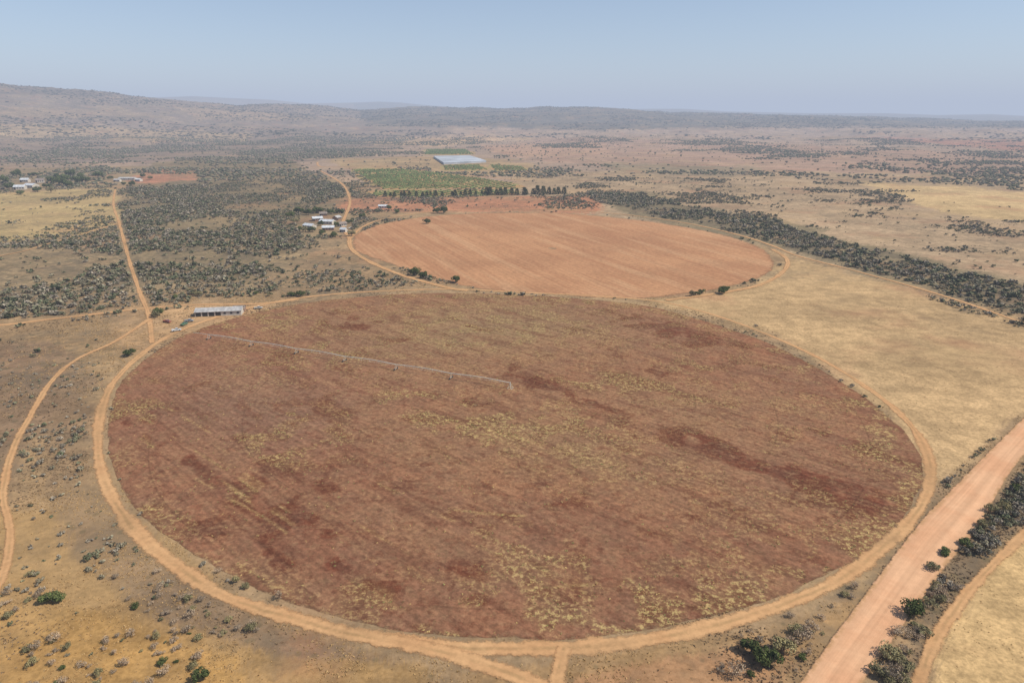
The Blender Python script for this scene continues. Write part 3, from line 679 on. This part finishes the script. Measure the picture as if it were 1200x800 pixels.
def building(px_,L,W,h,rh,ang,label,roof,wall,ndoor=1,nwin=3,name='farm_building',cat='building',eave=.5):
    e=bpy.data.objects.new(name,None);COL.objects.link(e);x,y=gp(*px_);e.location=(x,y,0);e.rotation_euler=(0,0,math.radians(ang));tag(e,label,cat)
    l,w=L/2,W/2
    V=[(-l,-w,0),(l,-w,0),(l,w,0),(-l,w,0),(-l,-w,h),(l,-w,h),(l,w,h),(-l,w,h),(-l,0,h+rh),(l,0,h+rh)]
    Fc=[(0,1,5,4),(1,2,6,9,5),(2,3,7,6),(3,0,4,8,7)]
    mk('wall',V,Fc,e,wall)
    t=.15;o=eave;sl=rh/w;zo=h-sl*o+.05
    n=max(8,int(L/1.2));xs=np.linspace(-l-o,l+o,n+1);RV=[];RF=[]
    for i,xv in enumerate(xs):
        dz=.05 if i%2 else 0
        RV+=[(xv,-w-o,zo+dz),(xv,0,h+rh+.05+dz),(xv,w+o,zo+dz),(xv,-w-o,zo-t),(xv,w+o,zo-t),(xv,0,h+rh-.02)]
    for i in range(n):
        a=i*6;b=a+6;RF+=[(a,b,b+1,a+1),(a+1,b+1,b+2,a+2),(a+3,a+5,b+5,b+3),(a+5,a+4,b+4,b+5),(a,a+3,b+3,b),(a+2,b+2,b+4,a+4)]
    RF+=[(0,1,5,3),(1,2,4,5),(n*6,n*6+3,n*6+5,n*6+1),(n*6+1,n*6+5,n*6+4,n*6+2)]
    mk('roof',RV,RF,e,roof)
    tot=ndoor+nwin
    for i in range(tot):
        xc=-l+L*(i+.5)/tot
        if i%max(1,tot//max(1,ndoor))==0 and i//max(1,tot//max(1,ndoor))<ndoor:
            v,f=box(xc-min(1.6,L/tot*.4),xc+min(1.6,L/tot*.4),-w-.05,-w+.02,0,h*.82);mk('door',v,f,e,MD)
        else:
            v,f=box(xc-.7,xc+.7,-w-.06,-w+.02,h*.35,h*.75);mk('window',v,f,e,MGL)
    return e
building((258,368),28,9,3.2,1.5,9,'long farm shed with pale grey metal roof',MR2,MW,4,3,'farm_shed','shed')
building((281,364.5),7,6,2.8,1.,9,'small annex of the long shed with brown roof',MR3,MBR,1,1,'farm_shed','shed')
FB=[((384,262),17,10,-14,MR1),((372,258.5),12,8,24,MR1),((363,267),14,8,-30,MR1),((385,269.5),13,8,8,MR1),((401,265),9,6,40,MR3),((379,253),9,6,15,MR3),((403,272),7,5,-20,MR1),((395,257.5),9,7,70,MR2)]
for i,(p,L,W_,a,r_) in enumerate(FB):
    building(p,L,W_,3.4,1.8,a,{MR1:'silver roofed farmhouse building among trees',MR2:'grey roofed farm shed in farmyard',MR3:'brown roofed outbuilding in farmyard'}[r_],r_,MW if i%2==0 else MBR,1,3,'farmhouse' if i%2==0 else 'farm_shed','house' if i%2==0 else 'shed')
for p,L,W_,a,r_ in[((24,222),17,13,15,MR1),((37,220),20,15,-12,MR1),((47,214),14,12,30,MR3),((30,213.5),15,10,5,MR1)]:
    building(p,L,W_,5,3,a,'large pale farm building beside dark trees',r_,MW,1,3,'farm_building')
for p,L,W_,a in[((150,211),32,13,4),((138,213),12,8,0),((163,212.5),11,8,-15)]:
    building(p,L,W_,4,1.8,a,'long low house with pale roof on red soil',MR1 if L<13 and a<0 else MR2,MW,1,3,'farmhouse','house')
building((449,244),12,7,3.5,1.5,0,'small shed with white roof near the orchard',MR1,MW,1,2,'farm_shed','shed')
Wc=world([(508,185),(550,184),(570,190.5),(520,193)])
e=bpy.data.objects.new('greenhouse',None);COL.objects.link(e);c=Wc.mean(0);e.location=(c[0],c[1],0);tag(e,'large pale blue shade net greenhouse beside orchard','greenhouse')
Q=Wc-c;nb=18;V=[];Fc=[]
for i in range(nb*2+1):
    t=i/(nb*2);z=4.2 if i%2==0 else 6.0
    a=Q[3]*(1-t)+Q[0]*t;b=Q[2]*(1-t)+Q[1]*t;V+=[(*a,z),(*b,z)]
for i in range(nb*2):Fc.append((2*i,2*i+1,2*i+3,2*i+2))
MNET=simple('pale_blue_net',(.38,.40,.43),.7,0,.25,.02)
mk('roof',V,Fc,e,MNET)
V=[(*q*.995,z) for z in(0,4.1) for q in Q];mk('wall',V,[(0,1,5,4),(1,2,6,5),(2,3,7,6),(3,0,4,7)],e,MNET)
# ---------- irrigation machine
GAL=simple('galvanised_steel',(.66,.65,.55),.6,.0,.1,1.);TYRE=simple('rubber_tyre',(.03,.03,.03),.8)
def tubes(segs,k=6):
    V=[];Fc=[]
    for p,q,r in segs:
        p=Vector(p);q=Vector(q);d=(q-p).normalized();a=d.orthogonal().normalized();b=d.cross(a);o=len(V)
        for c in(p,q):
            for t in range(k):
                an=2*math.pi*t/k;V.append(c+a*math.cos(an)*r+b*math.sin(an)*r)
        for t in range(k): Fc.append((o+t,o+(t+1)%k,o+k+(t+1)%k,o+k+t))
        Fc.append(tuple(range(o+k-1,o-1,-1)));Fc.append(tuple(range(o+k,o+2*k)))
    return V,Fc
end=np.array(gp(236,396));d=end-pivot;LEN=float(np.hypot(*d));angp=math.atan2(d[1],d[0])
im=bpy.data.objects.new('irrigation_machine',None);COL.objects.link(im);im.location=(*pivot,.06);im.rotation_euler=(0,0,angp);tag(im,'long galvanised centre pivot irrigation machine on wheeled towers','irrigation machine')
ns=6;sl=LEN*.97/ns;hz=2.8
ps=[];tr=[]
for s_ in range(ns):
    x0=s_*sl;pts=[(x0+sl*t/6,0,hz+.5*math.sin(math.pi*t/6)) for t in range(7)]
    for a,b in zip(pts,pts[1:]):ps.append((a,b,.15))
    low=[(x0+sl*t/6,yy_,hz-.1+.1*math.sin(math.pi*t/6)-(.5 if 0<t<6 else 0)*math.sin(math.pi*t/6)) for t in range(7) for yy_ in(-.4,.4)]
    for t in range(6):
        for q in(0,1):
            a=low[2*t+q];b=low[2*t+2+q];tr.append((a,b,.02))
    for t in range(1,6):
        tr.append((pts[t],low[2*t],.02));tr.append((pts[t],low[2*t+1],.02));tr.append((low[2*t],low[2*t+1],.02))
ps.append(((ns*sl,0,hz),(LEN+6,0,hz-.2),.1))
v,f=tubes(ps);mk('pipe',v,f,im,GAL);v,f=tubes(tr,4);mk('truss',v,f,im,GAL)
v,f=tubes([((sx*1.1,sy*1.1,0),(0,0,hz),.06) for sx in(-1,1) for sy in(-1,1)]+[((0,0,0),(0,0,hz+.4),.12)]+[((-1.1,-1.1,.1),(1.1,-1.1,.1),.05),((1.1,-1.1,.1),(1.1,1.1,.1),.05),((1.1,1.1,.1),(-1.1,1.1,.1),.05),((-1.1,1.1,.1),(-1.1,-1.1,.1),.05)]);mk('pivot_frame',v,f,im,GAL)
v,f=tubes([((0,-1.3,.6),(0,0,hz),.05),((0,1.3,.6),(0,0,hz),.05),((0,-1.5,.62),(0,1.5,.62),.07),((-1.0,0,hz),(0,-1.1,.7),.03),((-1.0,0,hz),(0,1.1,.7),.03)])
tw0=mk('tower',v,f,None,GAL,False)
def wheel(r,w_,k=16):
    V=[];Fc=[]
    prof=[(r*.55,-w_/2),(r*.92,-w_/2),(r,-w_*.3),(r,w_*.3),(r*.92,w_/2),(r*.55,w_/2),(r*.2,w_*.2),(r*.2,-w_*.2)];m=len(prof)
    for t in range(k):
        a=2*math.pi*t/k
        for rr,z in prof: V.append((rr*math.cos(a),z,rr*math.sin(a)))
    for t in range(k):
        for q in range(m): Fc.append((t*m+q,t*m+(q+1)%m,((t+1)%k)*m+(q+1)%m,((t+1)%k)*m+q))
    return V,Fc
v,f=wheel(.5,.28);wh=mk('wheel',v,f,None,TYRE,False)
for s_ in range(1,ns+1):
    t=bpy.data.objects.new('tower',tw0.data);COL.objects.link(t);t.parent=im;t.location=(s_*sl,0,0)
    for yy_ in(-1.4,1.4):
        q=bpy.data.objects.new('wheel',wh.data);COL.objects.link(q);q.parent=t;q.location=(0,yy_,.5);q.rotation_euler=(0,0,math.pi/2)
bpy.data.objects.remove(tw0);bpy.data.objects.remove(wh)
# ---------- vehicles
v,f=wheel(.38,.26);WM=bpy.data.meshes.new('wheel');WM.from_pydata(v,[],f);WM.materials.append(TYRE)
import bmesh
def bev(name,bs,parent,mat,bv=.08):
    V,Fc=boxes(bs);o=mk(name,V,Fc,parent,mat);bm=bmesh.new();bm.from_mesh(o.data);bmesh.ops.bevel(bm,geom=bm.edges[:],offset=bv,segments=2,affect='EDGES',profile=.6);bm.to_mesh(o.data);bm.free();return o
def pickup(p,ang,c,label):
    e=bpy.data.objects.new('pickup_truck',None);COL.objects.link(e);x,y=gp(*p);e.location=(x,y,.2);e.rotation_euler=(0,0,math.radians(ang));tag(e,label,'car',None,'vehicles parked by the shed')
    m=simple('vehicle_paint',c,.3,0,.03)
    bev('body',[(-2.6,2.6,-.9,.9,.45,1.0),(-2.6,-.6,-.9,-.8,1.0,1.25),(-2.6,-.6,.8,.9,1.0,1.25),(-2.6,-2.5,-.8,.8,1.0,1.25)],e,m,.04)
    V=[(-.6,-.82,1.0),(1.4,-.82,1.0),(1.4,.82,1.0),(-.6,.82,1.0),(-.45,-.7,1.7),(.75,-.7,1.7),(.75,.7,1.7),(-.45,.7,1.7)]
    mk('cab',V,[(4,5,6,7),(0,1,5,4),(1,2,6,5),(2,3,7,6),(3,0,4,7)],e,m)
    for nm,q in(('windscreen',[(1.36,-.72,1.08),(1.36,.72,1.08),(.82,.62,1.64),(.82,-.62,1.64)]),('window',[(-.45,-.83,1.1),(1.1,-.83,1.1),(.7,-.735,1.6),(-.35,-.735,1.6)]),('window',[(-.45,.83,1.1),(1.1,.83,1.1),(.7,.735,1.6),(-.35,.735,1.6)])):
        mk(nm,[(a+.03 if nm=='windscreen' else a,b+(-.02 if nm=='window' and b<0 else .02 if nm=='window' else 0),c_) for a,b,c_ in q],[(0,1,2,3)],e,MGL)
    for sx in(-1.6,1.6):
        for sy in(-.85,.85):
            o=bpy.data.objects.new('wheel',WM);COL.objects.link(o);o.parent=e;o.location=(sx,sy,.38)
pickup((207,388),30,(.6,.6,.58),'white pickup truck parked on the sandy yard')
pickup((216,381),80,(.10,.20,.12),'green pickup truck parked beside the shed yard')
pickup((222,377),10,(.30,.31,.31),'grey pickup truck parked on bare ground')
pickup((303,362),10,(.50,.48,.42),'cream pickup truck parked at the shed end')
pickup((196,378),-20,(.3,.08,.05),'red pickup truck parked near the track')
pickup((411,268),40,(.6,.6,.58),'white pickup truck parked in the farmyard')
# ---------- air (haze box named sky; its glow stands in for scattered light)
g=G('emissive_haze')
ab=g.n('ShaderNodeVolumeAbsorption');DEN=1/9500;ab.inputs['Color'].default_value=(0,0,0,1);ab.inputs['Density'].default_value=DEN
em=g.n('ShaderNodeEmission');hc=lin(180,191,212);em.inputs['Color'].default_value=(*hc,1);em.inputs['Strength'].default_value=DEN
ad=g.n('ShaderNodeAddShader');g.t.links.new(ab.outputs[0],ad.inputs[0]);g.t.links.new(em.outputs[0],ad.inputs[1]);g.t.links.new(ad.outputs[0],g.out.inputs['Volume'])
v,f=box(-44000,44000,-44000,44000,-60,950);sk=mk('sky',v,f,mat=g.m);tag(sk,'glowing haze volume before pale blue winter sky','sky','structure')
# ---------- light
SUN_EL=math.radians(48);SUN_AZ=math.radians(100)
w=bpy.data.worlds.new('World');scene.world=w;w.use_nodes=True;nt=w.node_tree;nt.nodes.clear()
o=nt.nodes.new('ShaderNodeOutputWorld');bg=nt.nodes.new('ShaderNodeBackground');sk_=nt.nodes.new('ShaderNodeTexSky');sk_.sky_type='NISHITA';sk_.sun_disc=False
sk_.sun_elevation=SUN_EL;sk_.sun_rotation=SUN_AZ;sk_.altitude=1200;sk_.air_density=1.0;sk_.dust_density=.8;sk_.ozone_density=1.5
bg.inputs[1].default_value=.125;nt.links.new(sk_.outputs[0],bg.inputs[0]);nt.links.new(bg.outputs[0],o.inputs[0])
sl_=bpy.data.lights.new('sun','SUN');sl_.energy=5.0;sl_.angle=math.radians(.5);sl_.color=(1,.935,.81);so=bpy.data.objects.new('sun',sl_);COL.objects.link(so)
dirv=Vector((math.sin(SUN_AZ)*math.cos(SUN_EL),math.cos(SUN_AZ)*math.cos(SUN_EL),math.sin(SUN_EL)));so.rotation_euler=dirv.to_track_quat('Z','Y').to_euler()
# ---------- camera
cd=bpy.data.cameras.new('camera');cd.lens=24;cd.sensor_width=36;cd.clip_end=120000;cd.clip_start=.5
co=bpy.data.objects.new('camera',cd);COL.objects.link(co);co.location=(0,0,H);co.rotation_euler=(math.pi/2-PITCH,0,0);scene.camera=co
scene.view_settings.view_transform='Standard';scene.view_settings.look='None';scene.view_settings.exposure=0
